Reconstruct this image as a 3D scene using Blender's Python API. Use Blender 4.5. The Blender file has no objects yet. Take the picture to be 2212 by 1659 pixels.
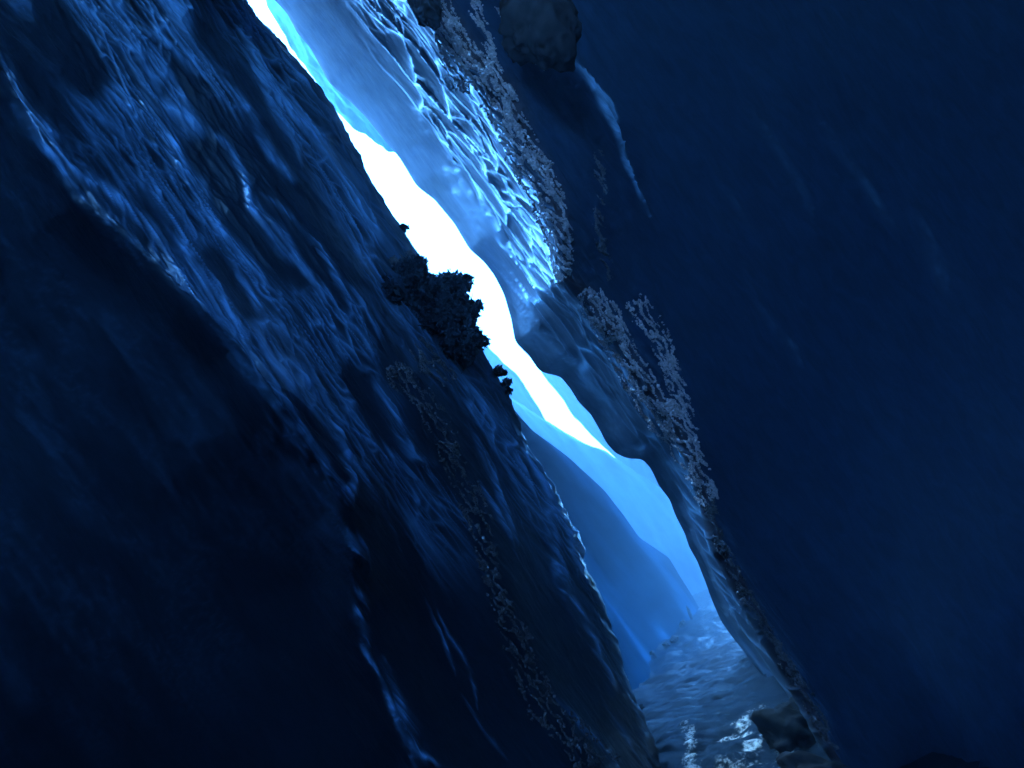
import bpy, math, random
import numpy as np
from mathutils import Matrix, Vector

random.seed(4)
rng = np.random.default_rng(11)
scene = bpy.context.scene
COL = scene.collection

# ------------------------------------------------------------------ camera
F = 1603.0
CX, CY = 1106.0, 829.5
PITCH, ROLL = math.radians(17.1), math.radians(22)
CAM = np.array([0.0, 0.0, 3.0])
fw = np.array([0, math.cos(PITCH), math.sin(PITCH)])
up0 = np.array([0, -math.sin(PITCH), math.cos(PITCH)])
rt0 = np.array([1.0, 0, 0])
RT = math.cos(ROLL) * rt0 - math.sin(ROLL) * up0
UP = math.sin(ROLL) * rt0 + math.cos(ROLL) * up0

cd = bpy.data.cameras.new('camera')
cam = bpy.data.objects.new('camera', cd)
COL.objects.link(cam)
m = Matrix.Identity(4)
for i in range(3):
    m[i][0], m[i][1], m[i][2], m[i][3] = RT[i], UP[i], -fw[i], CAM[i]
cam.matrix_world = m
cd.sensor_width = 36
cd.lens = F / 2212 * 36
cd.clip_start = 0.05
cd.clip_end = 5000
scene.camera = cam


def ray(px, py):
    px = np.asarray(px, float)[..., None]
    py = np.asarray(py, float)[..., None]
    return fw + (px - CX) / F * RT - (py - CY) / F * UP


def at(px, py, d):
    return CAM + np.asarray(d, float)[..., None] * ray(px, py)


def wd(px, py, z=0.0):
    """distance at which the sight line reaches the water"""
    r = ray(px, py)
    return (z - CAM[2]) / r[..., 2]


TH = math.radians(54)
ES = np.array([math.cos(TH), math.sin(TH)])
EC = np.array([math.sin(TH), -math.cos(TH)])


def sc(px, py):
    return px * ES[0] + py * ES[1], px * EC[0] + py * EC[1]


def pix(s, c):
    return s * ES[0] + c * EC[0], s * ES[1] + c * EC[1]


# ------------------------------------------------------------------ noise
def _h(ix, iy, k=0):
    n = (ix.astype(np.int64) * 374761393 + iy.astype(np.int64) * 668265263 + k * 1442695041) & 0xffffffff
    n = ((n ^ (n >> 13)) * 1274126177) & 0xffffffff
    n = n ^ (n >> 16)
    return (n & 0xffffff) / float(0xffffff)


def vnoise(x, y, k=0):
    ix, iy = np.floor(x), np.floor(y)
    fx, fy = x - ix, y - iy
    fx = fx * fx * fx * (fx * (fx * 6 - 15) + 10)
    fy = fy * fy * fy * (fy * (fy * 6 - 15) + 10)
    ix = ix.astype(np.int64)
    iy = iy.astype(np.int64)
    a, b = _h(ix, iy, k), _h(ix + 1, iy, k)
    c, d = _h(ix, iy + 1, k), _h(ix + 1, iy + 1, k)
    return (a + (b - a) * fx) * (1 - fy) + (c + (d - c) * fx) * fy


def fbm(x, y, k=0, o=4):
    r, a, t = 0, 1.0, 0
    for i in range(o):
        r = r + a * (vnoise(x * 2 ** i + 17.3 * i, y * 2 ** i - 9.1 * i, k + i) - .5)
        t += a
        a *= .5
    return r / t * 2


def voro(x, y, k=0):
    ix, iy = np.floor(x).astype(np.int64), np.floor(y).astype(np.int64)
    f1 = np.full(x.shape, 9.0)
    f2 = np.full(x.shape, 9.0)
    for dx in (-1, 0, 1):
        for dy in (-1, 0, 1):
            cx = ix + dx
            cy = iy + dy
            qx = cx + .1 + .8 * _h(cx, cy, k) - x
            qy = cy + .1 + .8 * _h(cx, cy, k + 7) - y
            d = np.sqrt(qx * qx + qy * qy)
            f2 = np.minimum(np.maximum(f1, d), f2)
            f1 = np.minimum(f1, d)
    return f1, f2


def sstep(a, b, x):
    t = np.clip((x - a) / (b - a), 0, 1)
    return t * t * (3 - 2 * t)


# ------------------------------------------------------------------ materials
def nd(nt, t, x=0, y=0, **kw):
    n = nt.nodes.new(t)
    n.location = (x, y)
    for k, v in kw.items():
        setattr(n, k, v)
    return n


def rock_mat(name, dark, pale, rough=(.28, .6), bump=.5, spec=.6, su=1.0, coat=.35, mossc=(.10, .05, .04), glint_streakc=(.10, .2, .36), glint_coat=0.0):
    mt = bpy.data.materials.new(name)
    mt.use_nodes = True
    nt = mt.node_tree
    L = nt.links.new
    b = nt.nodes['Principled BSDF']
    uv = nd(nt, 'ShaderNodeUVMap')
    uv.uv_map = 'flow'
    mp = nd(nt, 'ShaderNodeMapping')
    mp.inputs['Scale'].default_value = (su, su * .28, 1)
    L(uv.outputs[0], mp.inputs[0])
    n1 = nd(nt, 'ShaderNodeTexNoise')
    n1.inputs['Scale'].default_value = 5
    n1.inputs['Detail'].default_value = 9
    n1.inputs['Roughness'].default_value = .62
    n1.inputs['Distortion'].default_value = .8
    L(mp.outputs[0], n1.inputs['Vector'])
    n2 = nd(nt, 'ShaderNodeTexNoise')
    n2.inputs['Scale'].default_value = 26
    n2.inputs['Detail'].default_value = 8
    n2.inputs['Roughness'].default_value = .7
    mp2 = nd(nt, 'ShaderNodeMapping')
    mp2.inputs['Scale'].default_value = (su, su * .07, 1)
    L(uv.outputs[0], mp2.inputs[0])
    L(mp2.outputs[0], n2.inputs['Vector'])
    # grain that does not follow the flow of the rock
    tc = nd(nt, 'ShaderNodeTexCoord')
    n3 = nd(nt, 'ShaderNodeTexNoise')
    n3.inputs['Scale'].default_value = 22
    n3.inputs['Detail'].default_value = 6
    L(tc.outputs['Object'], n3.inputs['Vector'])
    cr = nd(nt, 'ShaderNodeValToRGB')
    cr.color_ramp.elements[0].position = .33
    cr.color_ramp.elements[0].color = (*dark, 1)
    cr.color_ramp.elements[1].position = .68
    cr.color_ramp.elements[1].color = (*pale, 1)
    L(n1.outputs[0], cr.inputs[0])
    at1 = nd(nt, 'ShaderNodeAttribute', attribute_name='vein')  # pale colour painted where wet ribs glint; faint streaks on the farther cliffs
    mx = nd(nt, 'ShaderNodeMix', data_type='RGBA')
    mx.inputs['B'].default_value = (*glint_streakc, 1)
    mm = nd(nt, 'ShaderNodeMath', operation='MULTIPLY')
    mr = nd(nt, 'ShaderNodeMapRange')
    mr.inputs['From Min'].default_value = .3
    mr.inputs['From Max'].default_value = .6
    mr.inputs['To Min'].default_value = .4
    L(n2.outputs[0], mr.inputs[0])
    L(at1.outputs['Fac'], mm.inputs[0])
    L(mr.outputs[0], mm.inputs[1])
    L(mm.outputs[0], mx.inputs['Factor'])
    L(cr.outputs[0], mx.inputs['A'])
    at2 = nd(nt, 'ShaderNodeAttribute', attribute_name='moss')
    mx2 = nd(nt, 'ShaderNodeMix', data_type='RGBA')
    mx2.inputs['B'].default_value = (*mossc, 1)
    L(at2.outputs['Fac'], mx2.inputs['Factor'])
    L(mx.outputs['Result'], mx2.inputs['A'])
    L(mx2.outputs['Result'], b.inputs['Base Color'])
    rr = nd(nt, 'ShaderNodeMapRange')
    rr.inputs['From Min'].default_value = .35
    rr.inputs['From Max'].default_value = .65
    rr.inputs['To Min'].default_value = rough[0]
    rr.inputs['To Max'].default_value = rough[1]
    L(n2.outputs[0], rr.inputs[0])
    ad = nd(nt, 'ShaderNodeMath', operation='MULTIPLY_ADD', use_clamp=True)
    ad.inputs[1].default_value = .5
    L(at2.outputs['Fac'], ad.inputs[0])
    L(rr.outputs[0], ad.inputs[2])
    L(ad.outputs[0], b.inputs['Roughness'])
    b.inputs['Specular IOR Level'].default_value = spec
    cw = nd(nt, 'ShaderNodeMath', operation='MULTIPLY_ADD', use_clamp=True)
    cw.inputs[1].default_value = glint_coat
    cw.inputs[2].default_value = coat
    L(at1.outputs['Fac'], cw.inputs[0])
    L(cw.outputs[0], b.inputs['Coat Weight'])
    b.inputs['Coat Roughness'].default_value = .12
    bp = nd(nt, 'ShaderNodeBump')
    bp.inputs['Strength'].default_value = bump
    bp.inputs['Distance'].default_value = .05
    s1 = nd(nt, 'ShaderNodeMath', operation='MULTIPLY_ADD')
    s1.inputs[1].default_value = .35
    L(n2.outputs[0], s1.inputs[0])
    L(n1.outputs[0], s1.inputs[2])
    s2 = nd(nt, 'ShaderNodeMath', operation='MULTIPLY_ADD')
    s2.inputs[1].default_value = .12
    L(n3.outputs[0], s2.inputs[0])
    L(s1.outputs[0], s2.inputs[2])
    L(s2.outputs[0], bp.inputs['Height'])
    L(bp.outputs[0], b.inputs['Normal'])
    L(bp.outputs[0], b.inputs['Coat Normal'])
    return mt


def plain_mat(name, col, rough, spec=.5, var=.3, scale=30, coat=0):
    mt = bpy.data.materials.new(name)
    mt.use_nodes = True
    nt = mt.node_tree
    b = nt.nodes['Principled BSDF']
    tc = nd(nt, 'ShaderNodeTexCoord')
    n = nd(nt, 'ShaderNodeTexNoise')
    n.inputs['Scale'].default_value = scale
    n.inputs['Detail'].default_value = 5
    nt.links.new(tc.outputs['Object'], n.inputs['Vector'])
    cr = nd(nt, 'ShaderNodeValToRGB')
    cr.color_ramp.elements[0].position = .3
    cr.color_ramp.elements[0].color = (*[c * (1 - var) for c in col], 1)
    cr.color_ramp.elements[1].position = .7
    cr.color_ramp.elements[1].color = (*[min(1, c * (1 + var)) for c in col], 1)
    nt.links.new(n.outputs[0], cr.inputs[0])
    nt.links.new(cr.outputs[0], b.inputs['Base Color'])
    b.inputs['Roughness'].default_value = rough
    b.inputs['Specular IOR Level'].default_value = spec
    b.inputs['Coat Weight'].default_value = coat
    b.inputs['Coat Roughness'].default_value = .15
    return mt


# ------------------------------------------------------------------ mesh helpers
def grid_mesh(name, P, mat, uv=None, attrs=None, flip=False):
    n, k = P.shape[:2]
    me = bpy.data.meshes.new(name)
    me.vertices.add(n * k)
    me.vertices.foreach_set('co', P.reshape(-1).astype(np.float32))
    i = np.arange(n * k).reshape(n, k)
    q = np.stack([i[:-1, :-1], i[1:, :-1], i[1:, 1:], i[:-1, 1:]], -1).reshape(-1, 4)
    if flip:
        q = q[:, ::-1]
    nf = len(q)
    me.loops.add(nf * 4)
    me.loops.foreach_set('vertex_index', q.reshape(-1).astype(np.int32))
    me.polygons.add(nf)
    me.polygons.foreach_set('loop_start', (np.arange(nf) * 4).astype(np.int32))
    me.polygons.foreach_set('use_smooth', np.ones(nf, bool))
    me.update(calc_edges=True)
    if uv is not None:
        l = me.uv_layers.new(name='flow')
        l.data.foreach_set('uv', uv.reshape(-1, 2)[q.reshape(-1)].reshape(-1).astype(np.float32))
    for a, v in (attrs or {}).items():
        t = me.attributes.new(a, 'FLOAT', 'POINT')
        t.data.foreach_set('value', v.reshape(-1).astype(np.float32))
    me.materials.append(mat)
    o = bpy.data.objects.new(name, me)
    COL.objects.link(o)
    return o


def tri_mesh(name, V, Fc, mat, smooth=True, parent=None):
    me = bpy.data.meshes.new(name)
    V = np.asarray(V, np.float32)
    Fc = np.asarray(Fc, np.int32)
    w = Fc.shape[1]
    me.vertices.add(len(V))
    me.vertices.foreach_set('co', V.reshape(-1))
    me.loops.add(len(Fc) * w)
    me.loops.foreach_set('vertex_index', Fc.reshape(-1))
    me.polygons.add(len(Fc))
    me.polygons.foreach_set('loop_start', (np.arange(len(Fc)) * w).astype(np.int32))
    me.polygons.foreach_set('use_smooth', np.full(len(Fc), smooth))
    me.update(calc_edges=True)
    me.materials.append(mat)
    o = bpy.data.objects.new(name, me)
    COL.objects.link(o)
    if parent:
        o.parent = parent
    return o


def tag(o, label=None, cat=None, group=None, kind=None):
    for k, v in (('label', label), ('category', cat), ('group', group), ('kind', kind)):
        if v:
            o[k] = v
    return o


def rail_px(pts, S):
    """a crest traced as (x, y, distance); returned sampled at the flow positions S in the world"""
    a = np.array([(*sc(x, y), (d if d > 0 else float(wd(x, y)))) for x, y, d in pts])
    a = a[np.argsort(a[:, 0])]

    def itp(col):
        v = np.interp(S, a[:, 0], a[:, col])
        lo = (a[1, col] - a[0, col]) / max(30, a[1, 0] - a[0, 0])
        hi = (a[-1, col] - a[-2, col]) / max(30, a[-1, 0] - a[-2, 0])
        return v, lo, hi
    c, lo, hi = itp(1)
    lo, hi = np.clip([lo, hi], -.5, .5)
    c = np.where(S < a[0, 0], a[0, 1] + lo * (S - a[0, 0]), c)
    c = np.where(S > a[-1, 0], a[-1, 1] + hi * (S - a[-1, 0]), c)
    d, _, _ = itp(2)
    return c, d


def smooth1(v, n):
    if n < 2:
        return v
    k = np.hanning(n + 2)[1:-1]
    k /= k.sum()
    p = np.pad(v, (n, n), 'edge')
    return np.convolve(p, k, 'same')[n:-n]


def build(name, rails, S, cols, disp, mat, wrails_lo=(), smooth=9, wrails_hi=(), cap=None):
    """rails: traced crests in order; cols: samples between each pair; disp(s, c) -> height in trace units + attributes"""
    R, C = [], []
    for w in wrails_lo:
        w = np.array(w, float)
        R.append(np.stack([np.interp(S, w[:, 0], w[:, j]) for j in (1, 2, 3)], -1))
        C.append(None)
    for pts in rails:
        if callable(pts):
            c, d = pts(S)
        else:
            c, d = rail_px(pts, S)
            c = smooth1(c, smooth)
            d = smooth1(d, 41)
        if cap is not None and len(C) >= cap:
            lim = wd(*pix(S, c))
            d = smooth1(np.where(lim > 0, np.minimum(d, lim * .96), d), 61)
        x, y = pix(S, c)
        R.append(at(x, y, d))
        C.append(c)
    for w in wrails_hi:
        w = np.array(w, float)
        R.append(np.stack([np.interp(S, w[:, 0], w[:, j]) for j in (1, 2, 3)], -1))
        C.append(None)
    for i in range(len(C)):          # flow coordinates for rails behind the camera
        if C[i] is None:
            C[i] = (C[i + 1] if False else None)
    known = [i for i, c in enumerate(C) if c is not None]
    for i in range(len(C)):
        if C[i] is None:
            j = known[0] if i < known[0] else known[-1]
            C[i] = C[j] + (i - j) * 600
    n = len(R)
    P, CC = [], []
    for i in range(n - 1):
        p0, p1, p2, p3 = R[max(i - 1, 0)], R[i], R[i + 1], R[min(i + 2, n - 1)]
        L = np.linalg.norm(p2 - p1, axis=1, keepdims=True)
        L0 = np.linalg.norm(p1 - p0, axis=1, keepdims=True) + 1e-6
        L2 = np.linalg.norm(p3 - p2, axis=1, keepdims=True) + 1e-6
        t1 = ((p2 - p1) / L + (p1 - p0) / L0 * (i > 0)) / (1 + (i > 0)) * L * .8
        t2 = ((p2 - p1) / L + (p3 - p2) / L2 * (i < n - 2)) / (1 + (i < n - 2)) * L * .8
        k = cols[i]
        for j in range(k + (i == n - 2)):
            t = j / k
            a = (2 * t ** 3 - 3 * t ** 2 + 1) * p1 + (t ** 3 - 2 * t ** 2 + t) * t1 + (-2 * t ** 3 + 3 * t ** 2) * p2 + (t ** 3 - t ** 2) * t2
            P.append(a)
            CC.append(C[i] * (1 - t) + C[i + 1] * t)
    P = np.stack(P, 1)
    CC = np.stack(CC, 1)
    SS = np.repeat(S[:, None], P.shape[1], 1)
    du = np.gradient(P, axis=0)
    dv = np.gradient(P, axis=1)
    N = np.cross(du, dv)
    N /= np.linalg.norm(N, axis=2, keepdims=True) + 1e-9
    tocam = CAM - P
    sg = np.sign((N * tocam).sum(2).mean())
    N *= sg
    D = np.clip(np.linalg.norm(P - CAM, axis=2), 1, 60)
    h, at_ = disp(SS, CC)
    P = P + N * (h * D / F)[..., None]
    uv = np.stack([CC / 100, SS / 100], -1)
    return grid_mesh(name, P, mat, uv, at_)


def polydist(S, C, pts, W):
    """distance to a traced line and position along it"""
    a = np.array([sc(x, y) for x, y in pts])
    out = np.full(S.shape, 1e9)
    tt = np.zeros(S.shape)
    m = (S > a[:, 0].min() - W) & (S < a[:, 0].max() + W) & (C > a[:, 1].min() - W) & (C < a[:, 1].max() + W)
    if not m.any():
        return out, tt
    s, c = S[m], C[m]
    best = np.full(s.shape, 1e9)
    bt = np.zeros(s.shape)
    n = len(a) - 1
    for i in range(n):
        d = a[i + 1] - a[i]
        t = np.clip(((s - a[i, 0]) * d[0] + (c - a[i, 1]) * d[1]) / (d @ d), 0, 1)
        q = np.hypot(s - a[i, 0] - t * d[0], c - a[i, 1] - t * d[1])
        w = q < best
        best = np.where(w, q, best)
        bt = np.where(w, (i + t) / n, bt)
    out[m] = best
    tt[m] = bt
    return out, tt


def ribs(S, C, lines, warp=5):
    """raised, water-polished ribs; lines = (width, height, vein, points)"""
    S2 = S + 0 * S
    fil = filaments(S, C, 6, 120, 140, 4)
    gaps = .35 + .65 * sstep(.3, .55, vnoise(S / 60 + 3, C / 15, 145))
    C2 = C + warp * fbm(S / 60, C / 60, 91, 3)
    h = np.zeros(S.shape)
    v = np.zeros(S.shape)
    for w, a, gl, pts in lines:
        d, t = polydist(S2, C2, pts, w * 5 + 20)
        taper = np.clip(np.sin(np.pi * np.clip(t * .94 + .03, 0, 1)), 0, 1) ** .6
        ww = w * (.45 + .8 * taper) * (.7 + .6 * vnoise(S / 45, C / 200 + w, 5))
        e = np.exp(-(d / (ww * 1.15)) ** 2)
        h = h + a * e * taper * (.25 + .6 * fil)
        v = np.maximum(v, gl * np.exp(-(d / (ww * 1.1)) ** 2) * taper * (.14 + 1.0 * fil) * gaps)
    return h, v


def scallops(S, C, wc, ws, k, sharp=7.0, warp=.6):
    x = C / wc + warp * fbm(S / ws * 1.3, C / wc * .6, k + 3, 3)
    y = S / ws + .5 * fbm(S / ws, C / wc, k + 5, 2)
    f1, f2 = voro(x, y, k)
    e = f2 - f1
    return .45 * np.exp(-e * sharp) + np.clip(f1, 0, 1.1) ** 2 - .5


def filaments(S, C, wc, ws, k, p=5):
    x = C / wc + 1.6 * fbm(S / ws * .8, C / wc * .12, k + 2, 3)
    a = 1 - np.abs(2 * vnoise(x, S / ws, k) - 1)
    x2 = C / wc * .55 + 1.3 * fbm(S / ws * .6 + 9, C / wc * .1, k + 4, 3)
    b = 1 - np.abs(2 * vnoise(x2, S / ws * .6, k + 1) - 1)
    return np.maximum(a ** p, b ** (p + 3))


def net(S, C, wc, ws, k, p=12, warp=.55):
    """braided ridges enclosing long lens-shaped hollows: ridge strength and hollow depth"""
    x = C / wc + warp * 1.2 * fbm(S / ws * 1.1, C / wc * .3, k + 3, 2)
    y = S / ws + .5 * fbm(S / ws, C / wc * .4, k + 5, 1)
    f1, f2 = voro(x, y, k)
    return np.exp(-(f2 - f1) * p) * (.35 + .65 * vnoise(S / (ws * .5), C / (wc * .7), k + 9)), np.clip(f1, 0, 1.1) ** 2


def mask_line(C, lo, hi, soft):
    return sstep(lo - soft, lo + soft, C) * (1 - sstep(hi - soft, hi + soft, C))


# ------------------------------------------------------------------ rocks
M_left = rock_mat('wet_rock', glint_coat=2.0, glint_streakc=(.32, .62, .98), dark=(.009, .0155, .023), pale=(.016, .028, .045), bump=.12, coat=.1, spec=.4)
M_right = rock_mat('wet_rock_right', glint_coat=1.6, glint_streakc=(.4, .64, .85), dark=(.008, .021, .042), pale=(.014, .042, .085), rough=(.6, .8), bump=.07, spec=.3, coat=0.0)
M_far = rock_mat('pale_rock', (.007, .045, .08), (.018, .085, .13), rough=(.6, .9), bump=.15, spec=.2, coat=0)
M_mid = rock_mat('grey_rock', (.0015, .013, .028), (.005, .028, .05), glint_streakc=(.03, .13, .24), rough=(.7, .9), bump=.1, spec=.0, coat=0)
M_bounce = rock_mat('dark_rock', (.05, .09, .14), (.09, .16, .25), rough=(.6, .9), bump=.4, spec=.3, coat=0)  # paler than the near walls, so the added shell and floor bounce light

SL = [(600,-300,7),(540,-120,7.4),(520,-50,7.6),(545,10,8),(600,75,8.2),(650,140,8.4),(700,205,8.6),(737,265,8.8),(765,320,9),(795,380,9),(835,440,9),
      (872,495,9),(905,545,9),(935,600,9),(985,680,9.2),(1040,760,9.5),(1065,800,9.7),(1095,850,9.9),(1118,900,10),(1145,970,10.2),
      (1185,1040,10.4),(1225,1120,10.6),(1262,1210,10.8),(1300,1300,11),(1345,1420,11.4),(1385,1530,11.8),(1430,1650,12.2),(1470,1760,12.6)]
ML = [(300,-120,6),(440,120,6.4),(560,330,6.6),(660,470,6.8),(760,600,7),(850,760,7.2),(930,880,7.4),(975,980,7.6),(1000,1060,7.7),
      (1040,1130,7.8),(1060,1230,7.9),(1090,1330,8),(1130,1430,8.2),(1170,1520,8.4),(1280,1660,8.6)]
KL = [(-160,-150,4.6),(-50,60,4.7),(60,250,4.8),(170,430,4.9),(330,560,5),(440,670,5),(520,745,5.1),(600,860,5.1),(690,985,5.5),
      (745,1080,5.8),(762,1200,6.2),(768,1330,6.5),(820,1450,6.8),(870,1560,7),(930,1665,7.2),(1000,1800,7.2)]


def shift(pts, dc, dd, mul=1.0, dend=None):
    n = len(pts) - 1
    dend = dd if dend is None else dend
    return [(x + dc * EC[0], y + dc * EC[1], d * mul + dd + (dend - dd) * i / n) for i, (x, y, d) in enumerate(pts)]


def far(pts, dc, dd, dend):
    """a rail well away from the crest: follows only its broad course"""
    def f(S):
        c, d = rail_px(pts, S)
        t = np.clip((S - 300) / 2300, 0, 1) ** 3
        return smooth1(c, 241) + dc, smooth1(d, 401) + dd + (dend - dd) * t
    return f


def mixr(a, b, t, dd=0.0):
    def f(S):
        ca, da = rail_px(a, S)
        cb, db = rail_px(b, S)
        return smooth1(ca * (1 - t) + cb * t, 9), smooth1(da * (1 - t) + db * t + dd, 41)
    return f


L_RIBS = [
 (9, 7.700000000000001, 0.95, [(0,110),(30,170),(70,240),(110,300),(140,370),(180,430)]),
 (8, 8.8, 0.95, [(20,230),(60,290),(110,330),(180,380),(250,430),(300,470),(350,530),(400,610),(440,670),(500,710),(540,745)]),
 (6, 10.5, 1.33, [(540,745),(590,820),(640,900),(690,980),(720,1040),(750,1090)]),
 (10, 8.8, 0.95, [(230,0),(270,60),(300,90),(310,160),(330,210),(370,280),(390,340),(430,400),(450,440),(480,500),(520,560),(560,620),(600,690),(640,780)]),
 (9, 8.8, 0.95, [(260,270),(290,330),(320,390),(340,450),(380,500),(430,580),(480,660),(520,720)]),
 (16, 8.8, 0.85, [(330,470),(380,530),(430,600),(480,660),(530,720),(560,740)]),
 (6, 6.6000000000000005, 0.76, [(300,60),(350,90),(400,140),(430,180)]),
 (8, 6.6000000000000005, 0.95, [(350,0),(400,70),(440,110),(490,170),(530,230),(560,280),(590,340),(620,380),(640,400)]),
 (6, 6.6000000000000005, 0.95, [(500,20),(540,90),(570,150),(600,210),(640,270),(670,350),(720,430),(760,500)]),
 (13, 7.700000000000001, 0.95, [(560,130),(590,200),(610,250),(635,310),(640,370)]),
 (6, 6.6000000000000005, 0.95, [(400,230),(450,280),(500,330),(530,400),(540,450),(590,500),(640,560),(700,640),(725,660)]),
 (10, 7.700000000000001, 0.95, [(530,410),(560,470),(600,510),(640,570)]),
 (5, 6.6000000000000005, 0.95, [(560,420),(600,450),(640,490),(680,530),(710,580),(730,620),(760,670),(775,720)]),
 (5, 6.6000000000000005, 0.76, [(775,720),(800,790),(830,850),(870,930),(900,990),(935,1010)]),
 (10, 7.700000000000001, 0.76, [(800,790),(830,860),(860,920),(890,980),(930,1005)]),
 (5, 6.6000000000000005, 0.95, [(585,835),(620,870),(650,930),(690,990)]),
 (6, 6.6000000000000005, 0.95, [(440,480),(500,560),(540,630),(590,720),(620,780)]),
 (5, 9.0, 1.14, [(640,780),(680,850),(720,920),(760,1000),(800,1070),(830,1120),(860,1190)]),
 (4, 9.0, 1.14, [(650,810),(700,850),(740,920),(790,950),(830,990),(880,1020),(940,1070)]),
 (6, 12.0, 1.52, [(728,930),(742,980),(758,1040),(756,1090)]),
 (6, 12.0, 1.52, [(690,990),(715,1020),(745,1060),(758,1095)]),
 (6, 12.0, 1.52, [(745,1140),(765,1180),(780,1215)]),
 (3, 7.5, 1.14, [(766,1140),(780,1180),(795,1240)]),
 (7, 12.0, 1.14, [(765,1270),(790,1300),(798,1330)]),
 (8, 13.5, 1.52, [(768,1350),(772,1320),(790,1360),(800,1400)]),
 (4, 9.0, 1.33, [(768,1350),(790,1410),(820,1460),(850,1540),(880,1610),(900,1660)]),
 (9, 7.700000000000001, 0.95, [(830,1420),(860,1500),(880,1560),(900,1620),(950,1650)]),
 (3, 9.0, 1.14, [(910,1290),(930,1330),(955,1370),(970,1420),(985,1460)]),
 (3, 9.0, 1.14, [(945,1310),(970,1370),(1000,1410),(1020,1450),(1040,1530)]),
 (3, 5.5, 0.76, [(1000,1500),(1040,1560),(1100,1640)]),
 (7, 10.5, 1.33, [(1020,940),(1040,985),(1065,1030),(1080,1090),(1110,1180)]),
 (5, 10.5, 1.33, [(1060,900),(1100,960),(1120,1000),(1150,1060),(1160,1100)]),
 (8, 10.5, 1.33, [(1150,1060),(1185,1120),(1200,1200),(1230,1290),(1265,1360),(1310,1440),(1330,1500)]),
 (5, 10.5, 1.14, [(1120,940),(1150,1010),(1180,1060),(1215,1120),(1235,1180),(1260,1250),(1280,1310)]),
 (5, 10.5, 1.14, [(1165,1140),(1190,1200),(1210,1260),(1225,1310),(1255,1380)]),
 (4, 9.0, 1.14, [(1030,1040),(1060,1100),(1085,1150),(1110,1210)]),
 (5, 6.6000000000000005, 0.95, [(1300,1500),(1330,1560),(1360,1600),(1400,1659)]),
 (5, 6.6000000000000005, 0.95, [(1345,1440),(1370,1520),(1390,1600),(1410,1670)]),
 (5, 6.6000000000000005, 0.95, [(1190,1500),(1240,1560),(1290,1610),(1340,1670)]),
]


def disp_left(S, C):
    x, y = pix(S, C)
    big = 55 * fbm(S / 500, C / 170, 1, 3)
    near = 1 - sstep(-150, 60, C)                     # the recess beside the camera is smoother
    w = scallops(S, C, 46, 230, 21)
    w2 = scallops(S, C, 17, 90, 33)
    low = sstep(1350, 1700, S) * (1 - sstep(230, 330, C))
    amt = (1 - .9 * near) * (1 - .5 * low)
    h = big * .3 * (1 - .4 * near) + amt * (4.5 * w + 2.2 * w2) + 2.0 * fbm(S / 50, C / 8, 44, 3) * (.3 + .7 * amt)
    kc, _ = rail_px(KL, S[:, 0])
    ec, _ = rail_px(SL, S[:, 0])
    h = h + 9 * np.exp(-((C - ec[:, None]) / 35) ** 2) * fbm(S / 60, C / 14, 89, 4)
    h = h + 7 * np.exp(-((C - kc[:, None]) / 45) ** 2) * fbm(S / 70, C / 26, 87, 4)
    r, v = ribs(S, C, L_RIBS)
    pt = sstep(.5, .75, vnoise(S / 90, C / 26, 77))
    na, ba = net(S, C, 30, 210, 351, 13)
    nb, bb = net(S, C, 15, 130, 357, 10)
    fl = np.maximum(.9 * filaments(S, C, 10, 150, 150, 8), np.maximum(na, .7 * nb))
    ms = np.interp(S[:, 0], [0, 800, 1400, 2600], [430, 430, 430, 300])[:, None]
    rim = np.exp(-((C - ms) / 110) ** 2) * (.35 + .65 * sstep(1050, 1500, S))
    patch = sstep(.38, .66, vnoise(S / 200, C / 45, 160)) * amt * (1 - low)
    glint_streak = np.maximum(v, fl * (1.0 * rim + .85 * patch))  # glints of sky on wet ribs and filaments, put into the colour
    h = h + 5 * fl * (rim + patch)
    return h + .9 * r, {'vein': np.clip(glint_streak, 0, 1), 'moss': np.zeros(S.shape)}


S_all = np.arange(-560, 3050, 3.2)
left = build('cliff', [
    far(KL, -1900, -1.2, -1.6), far(KL, -1100, .5, .3), far(KL, -450, .9, .9), shift(KL, -110, .45), KL,
    mixr(KL, ML, .5, .25), ML, mixr(ML, SL, .5, -.2), shift(SL, -14, -.5), SL, shift(SL, -25, 1.6), shift(SL, -220, 6)],
    S_all, [14, 30, 60, 40, 20, 110, 110, 80, 75, 10, 10, 14, 10], disp_left, M_left,
    wrails_lo=[[(-560, -5, -5, 16), (1200, -7, -5, 5), (3050, -5, -5, -4)]])

# right wall
SD = [(300,-400,11),(450,-170,11.5),(588,0,12),(617,29,12),(638,73,12),(664,105,12.2),(682,138,12.3),(707,181,12.5),(751,218,12.7),(791,254,13),(828,297,13),
      (864,337,13.2),(904,399,13.4),(940,428,13.5),(984,482,13.7),(1016,537,13.9),(1045,566,14),(1066,596,14.1),(1088,636,14.3),(1106,687,14.5),
      (1117,738,14.7),(1146,767,15),(1161,789,15),(1168,799,15),(1211,814,15.4),(1233,843,15.6),(1248,868,15.8),(1277,897,16),(1299,934,16.3),
      (1309,955,16.5),(1331,981,16.8),(1357,992,17),(1386,992,17),(1404,1013,17.3),(1422,1050,17.5),(1446,1080,18),(1460,1116,18.3),(1478,1149,18.6),
      (1489,1181,18.8),(1507,1210,19),(1526,1254,19.2),(1536,1283,19.4),(1547,1312,19.6),(1560,1341,19.6),(1584,1374,19.2),(1602,1395,18.6),
      (1623,1421,18),(1649,1450,17),(1674,1479,16),(1720,1540,14.5),(1790,1660,12)]
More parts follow.
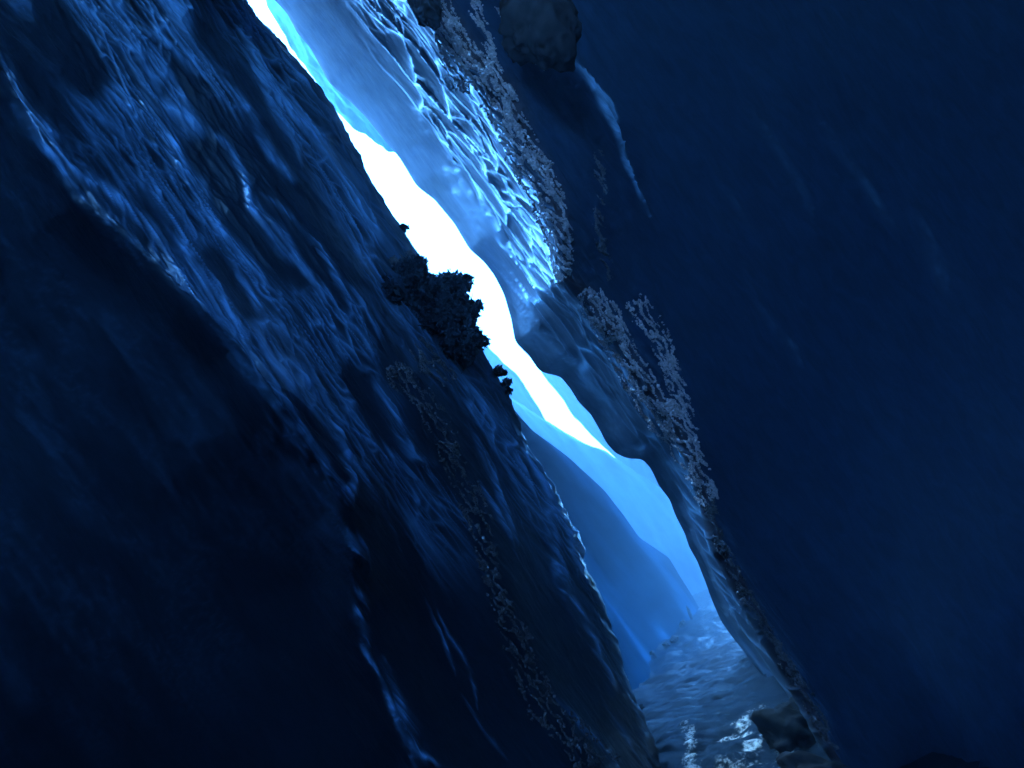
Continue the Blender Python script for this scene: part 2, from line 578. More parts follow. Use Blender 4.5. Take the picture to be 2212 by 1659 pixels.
MR = [(700,-400,6.6),(860,-80,6.8),(960,60,6.9),(1010,130,7),(1085,210,7),(1130,320,7),(1190,420,7),(1213,520,7),(1222,600,7.1),(1262,640,7.5),(1330,730,7.8),(1400,840,8),
      (1450,900,8.1),(1495,980,8.2),(1520,1060,8.3),(1560,1180,8.4),(1620,1290,8.5),(1680,1400,8.6),(1740,1500,8.6),(1800,1620,8.5),(1880,1760,8.4)]

R_RIBS = [
 (5, 9, .8, [(868,20),(880,80),(890,130),(920,190),(950,230),(1000,280),(1040,330),(1070,400),(1110,450),(1150,500),(1190,560),(1208,590)]),
 (4, 7, .8, [(900,150),(920,210),(930,260),(960,300),(980,350),(1000,410),(1030,470)]),
 (4, 7, .7, [(930,200),(980,250),(1020,260),(1060,320),(1090,390),(1110,420),(1140,470)]),
 (5, 7, .7, [(940,330),(970,390),(1000,440),(1020,470),(1040,530)]),
 (5, 7, .7, [(1010,380),(1030,430),(1060,480),(1090,530),(1130,560),(1160,570)]),
 (3, 6, .6, [(870,100),(905,150),(940,230),(960,250),(1010,300)]),
 (3, 6, .6, [(900,60),(915,120),(950,170),(980,200)]),
 (4, 14, 2.5, [(1225,110),(1262,150),(1290,190),(1320,225),(1338,262)]),
 (3, 11, 2.0, [(1310,215),(1330,280),(1350,340),(1370,390),(1400,470)]),
 (3.5, 13, 2.5, [(1285,190),(1305,225),(1325,255),(1336,290),(1345,330)]),
 (6, 8, .3, [(1200,50),(1225,110)]),
 (5, 8, .4, [(1100,90),(1140,110),(1180,140)]),
 (6, 6, .5, [(1240,600),(1270,660),(1300,700),(1320,740)]),
 (5, 6, .6, [(1240,680),(1280,740),(1320,790),(1340,840),(1355,880),(1370,910)]),
 (5, 6, .5, [(1110,640),(1140,680),(1170,720),(1210,760),(1250,810)]),
 (4, 5, .2, [(1600,190),(1660,290),(1720,390),(1750,450),(1760,500)]),
 (6, 5, .22, [(1755,240),(1790,300),(1825,355),(1900,460),(1950,520)]),
 (4, 7, .6, [(1800,318),(1825,355)]),
 (12, 6, .12, [(1970,450),(2010,510),(2030,590),(2040,640)]),
 (4, 5, .1, [(1540,330),(1570,390),(1610,450),(1650,520)]),
 (6, 7, .2, [(1610,560),(1650,660),(1720,740),(1740,800)]),
 (8, 8, .2, [(1560,1120),(1600,1200),(1640,1290),(1700,1400),(1760,1520),(1830,1640)]),
 (8, 8, .2, [(1650,1280),(1690,1360),(1720,1420),(1780,1540),(1850,1680)]),
]


def disp_right(S, C):
    x, y = pix(S, C)
    mc, _ = rail_px(MR, S[:, 0])
    sc_, _ = rail_px(SD, S[:, 0])
    mc, sc_ = mc[:, None], sc_[:, None]
    u = (C - sc_) / (mc - sc_)                        # 0 at the far edge, 1 at the mossy crest
    inD = (1 - sstep(.95, 1.1, u))
    top = sstep(100, 450, S)
    lo = np.interp(S[:, 0], [250, 500, 700, 950, 1100], [.62, .5, .36, .14, .05])[:, None]
    web = inD * sstep(lo - .06, lo + .12, u)
    lower = sstep(1080, 1250, S)
    web = web * (1 - .3 * lower)
    big = 40 * fbm(S / 420, C / 150, 3, 3)
    w = scallops(S, C, 27, 380, 51, 9, .4)
    w2 = scallops(S, C, 13, 170, 57, 9, .4)
    nearm = sstep(1.0, 1.15, u)
    h = big * .3 * (1 - .3 * nearm) + web * 0 * w + nearm * (3.5 * w + .8 * w2) * np.exp(-np.clip(u - 1.1, 0, 9) * .4) \
        + fbm(S / 70, C / 7, 64, 3) * (.4 + .8 * web)
    edge = np.exp(-((u - 1.06) / .10) ** 2)
    h = h + edge * 10 * fbm(S / 26, C / 22, 71, 4)
    r, v = ribs(S, C, R_RIBS)
    n1, b1 = net(S, C, 22, 170, 251, 13)
    n2, b2 = net(S, C, 12, 110, 257, 10)
    n2 = n2 * sstep(.3, .6, vnoise(S / 120, C / 40, 259))
    fl = np.maximum(n1, .75 * n2)
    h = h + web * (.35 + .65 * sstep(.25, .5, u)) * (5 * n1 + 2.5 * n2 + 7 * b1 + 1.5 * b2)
    glint_streak = np.maximum(v * (.3 + .7 * sstep(.2, .45, u)), web * (.35 + .75 * sstep(.15, .45, u)) * fl)  # painted web of highlights on the wet rock
    return h + r, {'vein': np.clip(glint_streak, 0, 1), 'moss': np.clip(edge * 1.2, 0, 1) * .8}


right = build('cliff', [
    shift(SD, 220, 6), shift(SD, 25, 1.6), SD, shift(SD, 14, -.5), mixr(SD, MR, .35, -.4), mixr(SD, MR, .75, -.1), MR,
    shift(MR, 60, .4, 1, .1), far(MR, 260, 1.3, -1.0), far(MR, 700, 1.9, -2.0), far(MR, 1300, 1.4, -2.8), far(MR, 2200, -1.0, -3.8)],
    S_all, [10, 14, 10, 10, 60, 70, 50, 40, 60, 60, 40, 20, 12], disp_right, M_right, cap=8,
    wrails_hi=[[(-560, 6, -5, 14), (1200, 8, -5, 3), (3050, 6, -5, -4)]])

# buttress and misty cliffs farther up the gorge
SB = [(1020,760,15),(1100,872,17),(1150,930,19),(1230,990,22),(1304,1057,26),(1348,1111,29),(1380,1159,32),(1413,1180,35),(1446,1202,38),(1471,1246,41),
      (1493,1282,44),(1507,1308,46),(1535,1350,47),(1570,1400,47)]
B0 = [(900,860,12.8),(1050,1080,13.5),(1150,1250,15),(1250,1390,19),(1318,1490,21),(1400,1600,21)]
BM = [(980,800,13.9),(1110,960,16),(1230,1130,22),(1310,1270,28),(1409,1412,31),(1480,1500,31)]


def disp_b(S, C):
    w = scallops(S, C, 40, 300, 81, 4)
    h = 3 * fbm(S / 300, C / 90, 5, 3) + .9 * w + .5 * fbm(S / 30, C / 8, 6, 3)
    return h, {'vein': np.clip(.25 * sstep(.5, .8, vnoise(S / 250, C / 18, 9)), 0, 1), 'moss': np.zeros(S.shape)}


S_b = np.arange(1050, 2350, 3.4)
butt = build('cliff', [shift(B0, -150, -1), B0, BM, SB, shift(SB, -30, 3), shift(SB, -200, 9)],
             S_b, [14, 50, 50, 10, 10], disp_b, M_mid)

SC = [(900,760,38),(1060,845,42),(1103,868,44),(1153,897,46),(1211,930,48),(1269,959,50),(1320,980,53),(1357,1006,56),(1400,1034,60),(1470,1085,64),(1560,1160,68),(1650,1300,72)]
C0 = [(800,900,34),(1100,1150,40),(1300,1300,48),(1450,1420,56)]
CM = [(900,850,37),(1150,1000,45),(1330,1120,51),(1420,1200,56),(1500,1300,62),(1600,1450,66)]


def disp_c(S, C):
    h = 8 * fbm(S / 260, C / 50, 15, 4) + 1.5 * scallops(S, C, 30, 200, 85, 4) + 1.0 * fbm(S / 20, C / 7, 16, 3)
    return h, {'vein': np.clip(.3 * sstep(.45, .8, vnoise(S / 300, C / 16, 19)), 0, 1), 'moss': np.zeros(S.shape)}


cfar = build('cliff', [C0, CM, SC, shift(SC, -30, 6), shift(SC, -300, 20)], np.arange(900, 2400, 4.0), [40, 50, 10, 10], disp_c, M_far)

# far bright cliffs seen through the slot
E1 = [(1100,700,58),(1161,789,60),(1183,821,61),(1212,854,62),(1240,900,63),(1300,960,64)]
E2 = [(1000,690,50),(1055,750,51),(1088,785,52),(1117,810,53),(1146,850,54),(1168,890,55),(1190,930,56)]
E3 = [(480,-150,22),(570,-10,23),(604,50,23),(628,95,24),(680,170,25),(712,225,26),(745,262,27),(790,292,28),(830,325,29),(880,345,30),(950,380,31),(1050,500,32)]


def disp_e(S, C):
    h = 10 * fbm(S / 200, C / 40, 25, 4) + 6 * fbm(S / 36, C / 9, 26, 4)
    return h, {'vein': np.zeros(S.shape), 'moss': np.zeros(S.shape)}


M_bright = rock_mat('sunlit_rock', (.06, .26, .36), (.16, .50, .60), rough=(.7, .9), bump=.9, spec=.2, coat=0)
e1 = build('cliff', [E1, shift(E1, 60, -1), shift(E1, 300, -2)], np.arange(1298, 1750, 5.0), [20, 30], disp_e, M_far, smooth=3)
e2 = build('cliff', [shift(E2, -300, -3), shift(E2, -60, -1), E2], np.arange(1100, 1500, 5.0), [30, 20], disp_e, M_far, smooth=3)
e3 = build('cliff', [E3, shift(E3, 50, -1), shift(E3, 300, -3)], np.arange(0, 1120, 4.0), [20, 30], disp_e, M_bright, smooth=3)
for o in (left, right, butt, cfar, e1, e2, e3):
    tag(o, kind='structure')

# unseen shell added behind and above the viewpoint to shut out stray skylight
nu, nv = 120, 80
ang0 = math.radians(43)
a = np.linspace(ang0, math.pi, nv)[None, :]
b_ = np.linspace(0, 2 * math.pi, nu)[:, None]
rad = 13.5 + 1.5 * fbm(b_ * 2 + 0 * a, a * 3 + 0 * b_, 8, 4)
rad = np.where(b_ > 2 * math.pi - .001, rad[:1], rad)
dirs = np.cos(a)[..., None] * fw + (np.sin(a) * np.cos(b_))[..., None] * RT + (np.sin(a) * np.sin(b_))[..., None] * UP
hd = np.array([.0, -.74, .67])
hd /= np.linalg.norm(hd)
fill_hole = (dirs @ hd) > math.cos(.235)               # added opening that lets soft fill light onto the near walls
rad = np.where(fill_hole, rad + 60, rad)
shell = grid_mesh('cave_wall', CAM + dirs * rad[..., None], M_bounce, np.stack([b_ * 2 + 0 * a, a * 2 + 0 * b_], -1),
                  {'vein': np.zeros((nu, nv)), 'moss': np.zeros((nu, nv))})
import bmesh
bm = bmesh.new()
bm.from_mesh(shell.data)
bmesh.ops.delete(bm, geom=[v for v in bm.verts if (v.co - Vector(CAM)).length > 30], context='VERTS')
bm.to_mesh(shell.data)
bm.free()
tag(shell, kind='structure')

gX, gY = np.meshgrid(np.linspace(-14, 14, 120), np.linspace(-15, 0, 90), indexing='ij')  # unseen pale floor added behind the viewpoint to bounce fill light
bank = grid_mesh('ground', np.stack([gX, gY, .9 + .5 * fbm(gX / 2, gY / 2, 61, 5)], -1), M_bounce, np.stack([gX / 3, gY / 3], -1),  # added unseen bounce floor, not a river bank
                 {'vein': np.zeros(gX.shape), 'moss': np.zeros(gX.shape)}, flip=True)
tag(bank, kind='structure')

# ------------------------------------------------------------------ river
def water_mat():
    mt = bpy.data.materials.new('river_water')
    mt.use_nodes = True
    nt = mt.node_tree
    L = nt.links.new
    b = nt.nodes['Principled BSDF']
    fo = nd(nt, 'ShaderNodeAttribute', attribute_name='foam')
    tc = nd(nt, 'ShaderNodeTexCoord')
    n = nd(nt, 'ShaderNodeTexNoise')
    n.inputs['Scale'].default_value = 7
    n.inputs['Detail'].default_value = 10
    n.inputs['Roughness'].default_value = .8
    L(tc.outputs['Object'], n.inputs['Vector'])
    ml = nd(nt, 'ShaderNodeMath', operation='MULTIPLY_ADD')
    ml.inputs[1].default_value = 5.5
    ml.inputs[2].default_value = -3.3
    L(n.outputs[0], ml.inputs[0])
    ad = nd(nt, 'ShaderNodeMath', operation='ADD', use_clamp=True)
    L(ml.outputs[0], ad.inputs[0])
    L(fo.outputs['Fac'], ad.inputs[1])
    m2 = nd(nt, 'ShaderNodeMath', operation='MULTIPLY', use_clamp=True)
    L(ad.outputs[0], m2.inputs[0])
    mr = nd(nt, 'ShaderNodeMapRange')
    mr.inputs['From Min'].default_value = .15
    mr.inputs['From Max'].default_value = .5
    L(fo.outputs['Fac'], mr.inputs[0])
    L(mr.outputs[0], m2.inputs[1])
    b.inputs['Specular IOR Level'].default_value = .16
    mx = nd(nt, 'ShaderNodeMix', data_type='RGBA')
    mx.inputs['A'].default_value = (.006, .012, .02, 1)
    mx.inputs['B'].default_value = (.8, .8, .8, 1)
    L(m2.outputs[0], mx.inputs['Factor'])
    L(mx.outputs['Result'], b.inputs['Base Color'])
    rr = nd(nt, 'ShaderNodeMapRange')
    rr.inputs['To Min'].default_value = .08
    rr.inputs['To Max'].default_value = .6
    L(m2.outputs[0], rr.inputs[0])
    L(rr.outputs[0], b.inputs['Roughness'])
    bp = nd(nt, 'ShaderNodeBump')
    bp.inputs['Strength'].default_value = .8
    bp.inputs['Distance'].default_value = .08
    L(n.outputs[0], bp.inputs['Height'])
    L(bp.outputs[0], b.inputs['Normal'])
    return mt


gx = np.linspace(-8, 26, 620)
gy = np.concatenate([np.linspace(-12, 7, 40)[:-1], np.linspace(7, 26, 520)[:-1], np.linspace(26, 100, 200)])
X, Y = np.meshgrid(gx, gy, indexing='ij')
# current runs along the gorge
ax = np.array([math.sin(math.radians(18)), math.cos(math.radians(18))])
al = X * ax[0] + Y * ax[1]
ac = X * ax[1] - Y * ax[0]
Z = .22 * fbm(al / .5, ac / 1.1, 31, 5) + .13 * (1 - np.abs(fbm(al / .45, ac / .8, 35, 3))) + .12 * fbm(al / 3, ac / 2, 37, 2)


def world_water(px, py):
    return at(px, py, float(wd(px, py)))


foam_glint = np.zeros(X.shape)  # white colour standing for glinting wavelets as well as foam
for pts, w in (([(1585,1600),(1620,1565),(1650,1545),(1660,1570)], .42), ([(1620,1640),(1655,1600),(1690,1585),(1700,1610),(1688,1645)], .34),
               ([(1490,1585),(1505,1610),(1495,1650),(1510,1690)], .3), ([(1590,1600),(1640,1600),(1620,1640)], .4), ([(1560,1660),(1640,1640),(1690,1660)], .25)):
    W = [world_water(x, y)[:2] for x, y in pts]
    best = np.full(X.shape, 1e9)
    for p, q in zip(W[:-1], W[1:]):
        d = q - p
        t = np.clip(((X - p[0]) * d[0] + (Y - p[1]) * d[1]) / (d @ d), 0, 1)
        best = np.minimum(best, np.hypot(X - p[0] - t * d[0], Y - p[1] - t * d[1]))
    foam_glint = np.maximum(foam_glint, np.exp(-(best / (w * .5)) ** 2))
foam_glint = np.clip(foam_glint * (.75 + 1.0 * fbm(al / .22, ac / .3, 41, 4)), 0, 1)
crest = np.clip(fbm(al / .3, ac / .8, 43, 4) * 1.7 - .35, 0, 1) * .25
foam_glint = np.clip(foam_glint + crest, 0, 1)
Z = Z + foam_glint * .015
river = grid_mesh('river', np.stack([X, Y, Z], -1), water_mat(), None, {'foam': foam_glint}, flip=True)
tag(river, kind='structure')

# ------------------------------------------------------------------ small geometry builders
def ico(sub=1):
    import bmesh
    bm = bmesh.new()
    bmesh.ops.create_icosphere(bm, subdivisions=sub, radius=1)
    v = np.array([x.co[:] for x in bm.verts])
    f = np.array([[q.index for q in x.verts] for x in bm.faces])
    bm.free()
    return v, f


I1 = ico(1)
I2 = ico(2)
I5 = ico(5)

from mathutils.bvhtree import BVHTree


def bvh_of(o):
    me = o.data
    v = np.empty(len(me.vertices) * 3, np.float32)
    me.vertices.foreach_get('co', v)
    f = np.empty(len(me.loops), np.int32)
    me.loops.foreach_get('vertex_index', f)
    return BVHTree.FromPolygons(v.reshape(-1, 3).tolist(), f.reshape(-1, 4).tolist())


T_left, T_right = bvh_of(left), bvh_of(right)


def hit(tree, px, py):
    r = Vector(ray(px, py)).normalized()
    loc, nor, _, dist = tree.ray_cast(Vector(CAM), r)
    if loc is None:
        return None
    n = np.array(nor)
    if n @ np.array(r) > 0:
        n = -n
    return np.array(loc), n


def tufts(name, tree, line, width, count, size, mat, lift=.15):
    """moss cushions following a crest of the rock: many small ragged tufts"""
    line = np.array(line, float)
    seg = np.linalg.norm(np.diff(line[:, :2], axis=0), axis=1)
    cum = np.concatenate([[0], np.cumsum(seg)])
    V, Fs, off = [], [], 0
    v0, f0 = I1
    n = int(count * 16)
    t = rng.random(n) * cum[-1]
    k = np.clip(np.searchsorted(cum, t, side='right') - 1, 0, len(seg) - 1)
    q = ((t - cum[k]) / seg[k])[:, None]
    p = line[k] * (1 - q) + line[k + 1] * q
    w = width * p[:, 2]
    g1, g2 = np.clip(rng.normal(size=(2, n)), -1.5, 1.5) * w * .5
    px = p[:, 0] + EC[0] * g1 + rng.normal(size=n) * 3
    py = p[:, 1] + EC[1] * g1 + rng.normal(size=n) * 3
    S_, C_ = sc(px, py)
    qs = S_ / 105. + .5 * fbm(S_ / 40., C_ / 14., 5, 3)
    qc = C_ / 15. + .9 * fbm(S_ / 30., C_ / 14., 8, 3)
    f1_, f2_ = voro(qc, qs, 12)
    G = np.exp(-(f2_ - f1_) * (9 if tree is T_left else 6))
    keep = np.nonzero(G > rng.random(n) * .9 + .1)[0]
    for i in keep:
        g = G[i]
        hh = hit(tree, px[i], py[i])
        if hh is None:
            continue
        loc, nor = hh
        D = np.linalg.norm(loc - CAM)
        r = .44 * size * D / F * (.5 + rng.random() * .9) * (.6 + g)
        v = v0 * (1 + rng.normal(size=(len(v0), 1)) * .28)
        v = v * r * (.7 + .6 * rng.random(3))
        v = v + loc + nor * r * lift
        V.append(v)
        Fs.append(f0 + off)
        off += len(v)
    return tri_mesh(name, np.concatenate(V), np.concatenate(Fs), mat, smooth=False)


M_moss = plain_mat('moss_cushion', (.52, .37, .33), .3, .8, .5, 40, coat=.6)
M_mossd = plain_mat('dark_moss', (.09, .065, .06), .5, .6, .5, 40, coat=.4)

ml = []
bands = [
 (T_right, [(950,40,1),(985,100,1),(1030,160,1.2),(1075,210,1.2),(1100,260,1),(1130,330,1.2),(1165,390,1.3),(1190,450,1.1),(1210,520,.9),(1215,600,.6)], 38, 2600, 4.2,
  'grey sparkling moss crest hanging above the bright slot of sky'),
 (T_right, [(960,0,1),(975,60,.8),(968,150,.5),(1000,200,.5)], 14, 300, 3.2, 'thin moss strand at the top beside a dark rounded boulder'),
 (T_right, [(1020,0,1),(1050,80,.8),(1070,150,.8),(1100,215,.6)], 14, 350, 3.2, 'thin moss strand right of the sparkling moss crest'),
 (T_right, [(1265,630,1),(1310,690,1.2),(1350,770,1),(1390,840,1.2),(1430,890,1.3),(1465,950,1.1),(1500,1000,.9),(1530,1080,.8)], 34, 1900, 3.8,
  'long grey moss strip running down the right hand crest'),
 (T_right, [(1370,650,1),(1420,720,1),(1450,800,.8),(1470,860,.8),(1495,950,.8)], 26, 700, 3.2, 'fainter moss strip beside the long grey one'),
 (T_right, [(1500,1000,1),(1530,1080,.7),(1560,1180,.7),(1610,1280,.7),(1680,1400,.7),(1740,1500,.8),(1800,1620,.8)], 16, 900, 3.4,
  'dim moss along the lower right crest above the river'),
 (T_right, [(1290,330,.6),(1300,420,.8),(1290,480,1),(1300,540,.8),(1320,600,.8)], 14, 260, 3.2, 'dim moss fringe in the dark hollow of the right wall'),
 (T_right, [(1082,10,1),(1090,50,1),(1110,90,1),(1140,115,.8),(1185,145,.8)], 9, 260, 3.2, 'moss rim curving round the wedged boulder at the top'),
 (T_left, [(850,790,1),(880,830,1.1),(930,880,1),(965,950,.9),(985,1020,.9),(1020,1080,1.3),(1040,1130,1),(1050,1200,.8),(1080,1300,.8),(1120,1390,1.3),(1150,1470,1.4),(1170,1530,1.2),(1250,1600,1.5),(1300,1660,2)], 30, 2000, 3.8,
  'dim moss belt running down the left wall to the frame bottom'),
 (T_left, [(900,740,1),(930,790,1),(975,820,1)], 26, 400, 3.6, 'moss patch just under the dark shrub'),
 (T_left, [(850,560,1),(900,555,1),(930,590,1),(920,640,1)], 26, 420, 3.6, 'glinting moss rim just above the dark shrub'),
]
for tr, ln, w, n, sz, lab in bands:
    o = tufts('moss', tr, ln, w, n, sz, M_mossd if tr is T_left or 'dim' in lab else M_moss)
    tag(o, lab, 'moss', 'moss on the gorge walls', 'stuff')

# ------------------------------------------------------------------ shrub on the left wall
def leaf_cloud(blobs, n, size, d0):
    """many small leaves through the volume of several clumps; blobs = (px, py, r, depth)"""
    V, Fs = [], []
    k = 0
    bl = np.array(blobs, float)
    wts = bl[:, 2] ** 2.2
    wts /= wts.sum()
    for i in range(n):
        b = bl[rng.choice(len(bl), p=wts)]
        dr = rng.normal(size=3)
        dr /= np.linalg.norm(dr)
        r = rng.random() ** .38
        r *= (.68 + .6 * float(vnoise(np.array([dr[0] * 3 + b[0]]), np.array([dr[1] * 3 + dr[2] * 2]), 7)[0]))
        c = at(b[0], b[1], b[3]) + dr * r * b[2] * b[3] / F
        s = size * b[3] / F * (.5 + .9 * rng.random() ** 2) * (1 + .5 * (r > .9))
        e1 = rng.normal(size=3)
        e1 /= np.linalg.norm(e1)
        e2 = np.cross(e1, rng.normal(size=3))
        e2 /= np.linalg.norm(e2)
        V += [c - e1 * s, c + e2 * s * .5, c + e1 * s * 1.1, c - e2 * s * .5]
        Fs.append([k, k + 1, k + 2, k + 3])
        k += 4
    return np.array(V), np.array(Fs)


def tube(pts, r0, r1, seg=7):
    V, Fs = [], []
    pts = np.array(pts, float)
    for i, p in enumerate(pts):
        d = pts[min(i + 1, len(pts) - 1)] - pts[max(i - 1, 0)]
        d /= np.linalg.norm(d)
        a = np.cross(d, [.3, .5, .8])
        a /= np.linalg.norm(a)
        b = np.cross(d, a)
        r = r0 + (r1 - r0) * i / (len(pts) - 1)
        for j in range(seg):
            t = 2 * math.pi * j / seg
            V.append(p + r * (math.cos(t) * a + math.sin(t) * b))
    for i in range(len(pts) - 1):
        for j in range(seg):
            Fs.append([i * seg + j, i * seg + (j + 1) % seg, (i + 1) * seg + (j + 1) % seg, (i + 1) * seg + j])
    return np.array(V), np.array(Fs)


def join(parts):
    V, Fs, k = [], [], 0
    for v, f in parts:
        V.append(v)
        Fs.append(f + k)
        k += len(v)
    return np.concatenate(V), np.concatenate(Fs)


M_leaf = plain_mat('dark_leaves', (.018, .024, .03), .6, .12, .4, 12)
M_bark = plain_mat('bark', (.05, .04, .035), .8, .2, .4, 25)


def empty(name, loc):
    o = bpy.data.objects.new(name, None)
    o.location = Vector(loc)
    COL.objects.link(o)
    return o


def under(root, o):
    o.parent = root
    o.matrix_parent_inverse = Matrix.Translation(-root.location)


def bush(blobs, n, size, stems, label, group=None):
    root = empty('shrub', at(*stems[0][0]))
    v, f = leaf_cloud(blobs, n, size, 0)
    under(root, tri_mesh('foliage', v, f, M_leaf, smooth=False))
    st = []
    for b in blobs[:max(2, len(blobs) // 2)]:
        for _ in range(5 if len(blobs) > 6 else 1):
            dr = rng.normal(size=3)
            dr /= np.linalg.norm(dr)
            c0 = at(b[0], b[1], b[3])
            u = b[3] / F * b[2]
            kk = dr + .35 * rng.normal(size=3)
            st.append(tube([c0, c0 + dr * u * .7, c0 + dr * u * .95 + kk * u * .15, c0 + dr * u * 1.05 + kk * u * .35], .006, .002, 5))
    for a_, b_ in stems:
        p, q = at(*a_), at(*b_)
        pts = [p + (q - p) * t + np.array([0, 0, .06 * math.sin(t * 3)]) for t in np.linspace(0, 1, 7)]
        st.append(tube(pts, .03, .008))
    v, f = join(st)
    under(root, tri_mesh('stem', v, f, M_bark))
    tag(root, label, 'shrub', group)
    return root


bush([(975,625,36,8.6),(1000,612,20,8.6),(950,640,40,8.6),(1015,668,26,8.6),(1032,662,12,8.6),(985,690,42,8.5),(1020,730,26,8.5),(1042,738,14,8.5),
      (990,750,40,8.5),(940,690,50,8.4),(960,740,42,8.4),(900,700,50,8.2),(890,650,46,8.2),(870,600,40,8.2),(900,575,24,8.3),(850,680,46,8),
      (920,620,34,8.4),(830,640,40,7.75),(805,700,34,7.55),(850,735,38,7.9),(790,650,26,7.5),(880,745,40,8.1),(1000,772,22,8.5)],
     56000, 4.6, [((860,700,8.3), (960,640,8.5)), ((860,700,8.3), (1010,670,8.5)), ((860,700,8.3), (1020,735,8.5)), ((860,700,8.3), (900,600,8.3))],
     'large dark ragged shrub jutting from the left wall across the white sky')
bush([(1078,802,9,9.6),(1088,805,6,9.6),(1070,806,8,9.6)], 500, 5, [((1062,812,9.7), (1086,803,9.6))],
     'tiny leafy tuft on the left rock edge just below the large shrub', 'small plants on the rock edge')
bush([(1090,835,13,9.7),(1097,826,8,9.7),(1098,846,8,9.7),(1082,845,10,9.7)], 900, 5, [((1075,845,9.8), (1095,832,9.7))],
     'lower of the small leafy tufts on the left rock edge, larger and rounder', 'small plants on the rock edge')
bush([(870,494,9,8.9),(880,492,4,8.9)], 250, 4, [((862,498,9), (882,491,8.9))],
     'tiny sprig on the left rock edge above the large shrub', 'small plants on the rock edge')


# ------------------------------------------------------------------ boulders
def boulder(px, py, d, rx, ry, rz, mat, label, tilt=0.0, seed=1, group=None, rough=.32):
    v, f = I5
    v = v.copy()
    n = fbm(v[:, 0] * 1.6 + seed, v[:, 1] * 1.6 + v[:, 2] * 1.1, seed, 5)
    n2 = fbm(v[:, 2] * 5 + seed, v[:, 1] * 5 - v[:, 0] * 3, seed + 3, 4)
    n3 = fbm(v[:, 0] * 13 + v[:, 2] * 9, v[:, 1] * 13 - v[:, 2] * 7, seed + 9, 3)
    v = v * (1 + rough * 1.6 * n + rough * .4 * n2 + rough * .14 * n3)[:, None]
    k = d / F
    ct, st = math.cos(tilt), math.sin(tilt)
    ex = ct * RT - st * UP
    ey = st * RT + ct * UP
    c = at(px, py, d)
    P = v[:, :1] * rx * k * ex + v[:, 1:2] * ry * k * ey + v[:, 2:] * rz * k * fw
    o = tri_mesh('boulder', P, f, mat)
    o.location = Vector(c)
    tag(o, label, 'boulder', group)
    return o


M_boul = plain_mat('mossy_boulder', (.035, .026, .024), .75, .3, .5, 9)
boulder(1162, 52, 6.95, 84, 98, 50, M_boul, 'dark rounded mossy boulder wedged at the top beside the bright wet streak', -.5, 5)
boulder(918, 8, 6.6, 32, 44, 30, M_boul, 'small dark rounded boulder at the top left of the moss crest', -.5, 9)
M_rb = plain_mat('river_boulder', (.014, .015, .018), .85, .12, .4, 9)
boulder(1745, 1590, 11.2, 95, 80, 90, M_rb, 'large black wet boulder in the river against the right wall', .4, 12)
boulder(1800, 1700, 8.5, 110, 60, 60, M_boul, 'brown mossy boulder at the very bottom edge right of the river', .2, 15)
shore = [(1487,1326,40,7,16,-.35,'narrow dark rock at the far end of the row along the left bank'),
         (1476,1352,37,8,11,-.45,'dark rock second from the far end of the left bank row'),
         (1457,1381,31.5,11,7,-.7,'flat dark rock in the middle of the row on the left bank'),
         (1439,1393,31,8,7,.2,'small round dark rock just below the flat one on the left bank'),
         (1409,1411,30,6,5,.1,'tiny dark rock alone on the left bank between two bigger ones'),
         (1378,1446,25.5,13,20,-.35,'largest dark rock of the left bank row, beside the near left wall'),
         (1386,1528,18.5,5,8,0,'small dark rock nearest to the viewer on the left bank')]
for i, (x, y, d, rx, ry, t, lab) in enumerate(shore):
    boulder(x, y, d, rx, ry, rx, M_rb, lab, t, 30 + i, 'dark rocks in a row along the left bank')

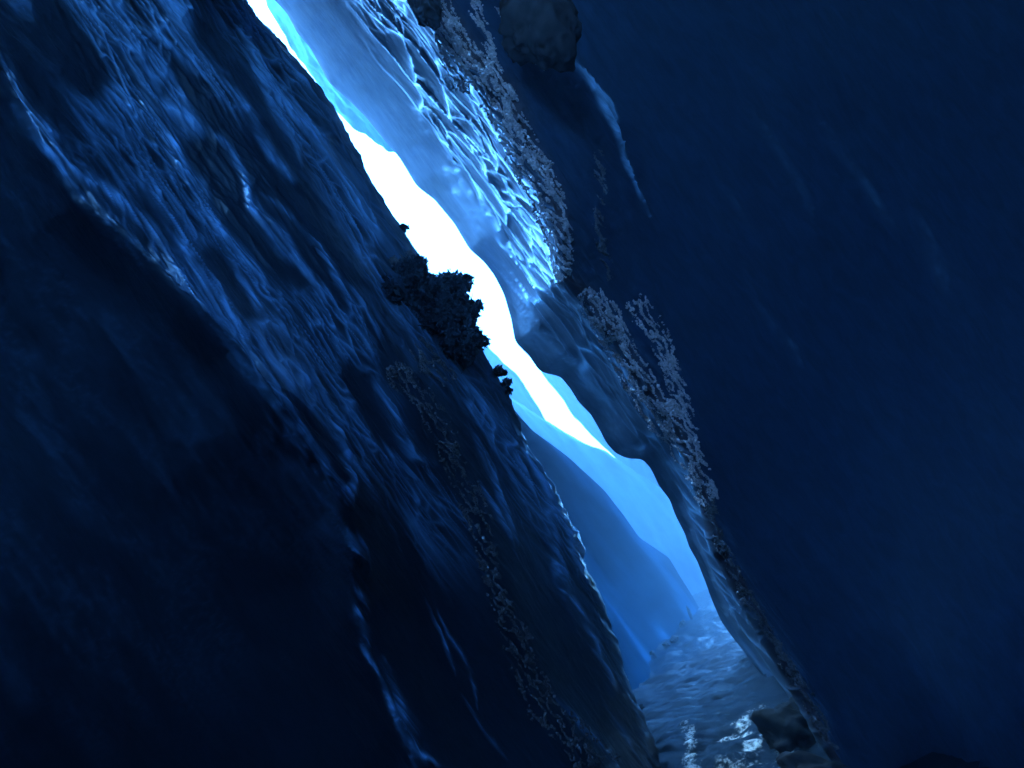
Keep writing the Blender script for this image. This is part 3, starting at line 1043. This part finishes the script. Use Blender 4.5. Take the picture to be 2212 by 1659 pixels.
# ------------------------------------------------------------------ mist in the gorge
lo, hi = np.full(3, 1e9), np.full(3, -1e9)
for o in list(COL.objects):
    if o.type == 'MESH':
        q = np.empty(len(o.data.vertices) * 3, np.float32)
        o.data.vertices.foreach_get('co', q)
        q = q.reshape(-1, 3) + np.array(o.matrix_world.translation if o.parent is None else (0, 0, 0)) * 0
        if o.parent is None and len(q) > 5000:
            lo, hi = np.minimum(lo, q.min(0)), np.maximum(hi, q.max(0))
lo, hi = lo - 1, hi + 1
hv = np.array([[(lo, hi)[i][0], (lo, hi)[j][1], (lo, hi)[k][2]] for i in (0, 1) for j in (0, 1) for k in (0, 1)])
M_haze = bpy.data.materials.new('haze')
M_haze.use_nodes = True
hn = M_haze.node_tree
hn.nodes.remove(hn.nodes['Principled BSDF'])
pv = nd(hn, 'ShaderNodeVolumePrincipled')
pv.inputs['Color'].default_value = (.45, .72, .93, 1)
pv.inputs['Density'].default_value = .010
pv.inputs['Anisotropy'].default_value = .65
hn.links.new(pv.outputs[0], hn.nodes['Material Output'].inputs['Volume'])
hz = tri_mesh('haze', hv, [[0, 1, 3, 2], [4, 6, 7, 5], [0, 4, 5, 1], [2, 3, 7, 6], [0, 2, 6, 4], [1, 5, 7, 3]], M_haze, smooth=False)
tag(hz, kind='stuff')

# ------------------------------------------------------------------ light
w = bpy.data.worlds.new('World')
scene.world = w
w.use_nodes = True
nt = w.node_tree
bg = nt.nodes['Background']
sky = nd(nt, 'ShaderNodeTexSky', sky_type='NISHITA')
sky.sun_disc = False
SUN_EL, SUN_ROT = math.radians(80), math.radians(252)
sky.sun_elevation = SUN_EL
sky.sun_rotation = SUN_ROT
sky.dust_density = 3
mx = nd(nt, 'ShaderNodeMix', data_type='RGBA', blend_type='MULTIPLY')
mx.inputs['Factor'].default_value = 1
mx.inputs['B'].default_value = (.19, .55, 1.0, 1)
nt.links.new(sky.outputs[0], mx.inputs['A'])
nt.links.new(mx.outputs['Result'], bg.inputs[0])
bg.inputs[1].default_value = .15

sl = bpy.data.lights.new('sun', 'SUN')
sl.energy = .2
sl.angle = math.radians(8)
sl.color = (.3, .66, 1)
so = bpy.data.objects.new('sun', sl)
sd = Vector((math.sin(SUN_ROT) * math.cos(SUN_EL), math.cos(SUN_ROT) * math.cos(SUN_EL), math.sin(SUN_EL)))
so.rotation_euler = sd.to_track_quat('Z', 'Y').to_euler()
COL.objects.link(so)

vs = scene.view_settings
scene.display_settings.display_device = 'sRGB'
vs.view_transform = 'Standard'
vs.look = 'None'
vs.gamma = 1
vs.exposure = 5.25
cy = scene.cycles
cy.use_denoising = True
cy.max_bounces = 8
cy.diffuse_bounces = 5
cy.glossy_bounces = 4
cy.sample_clamp_indirect = 6
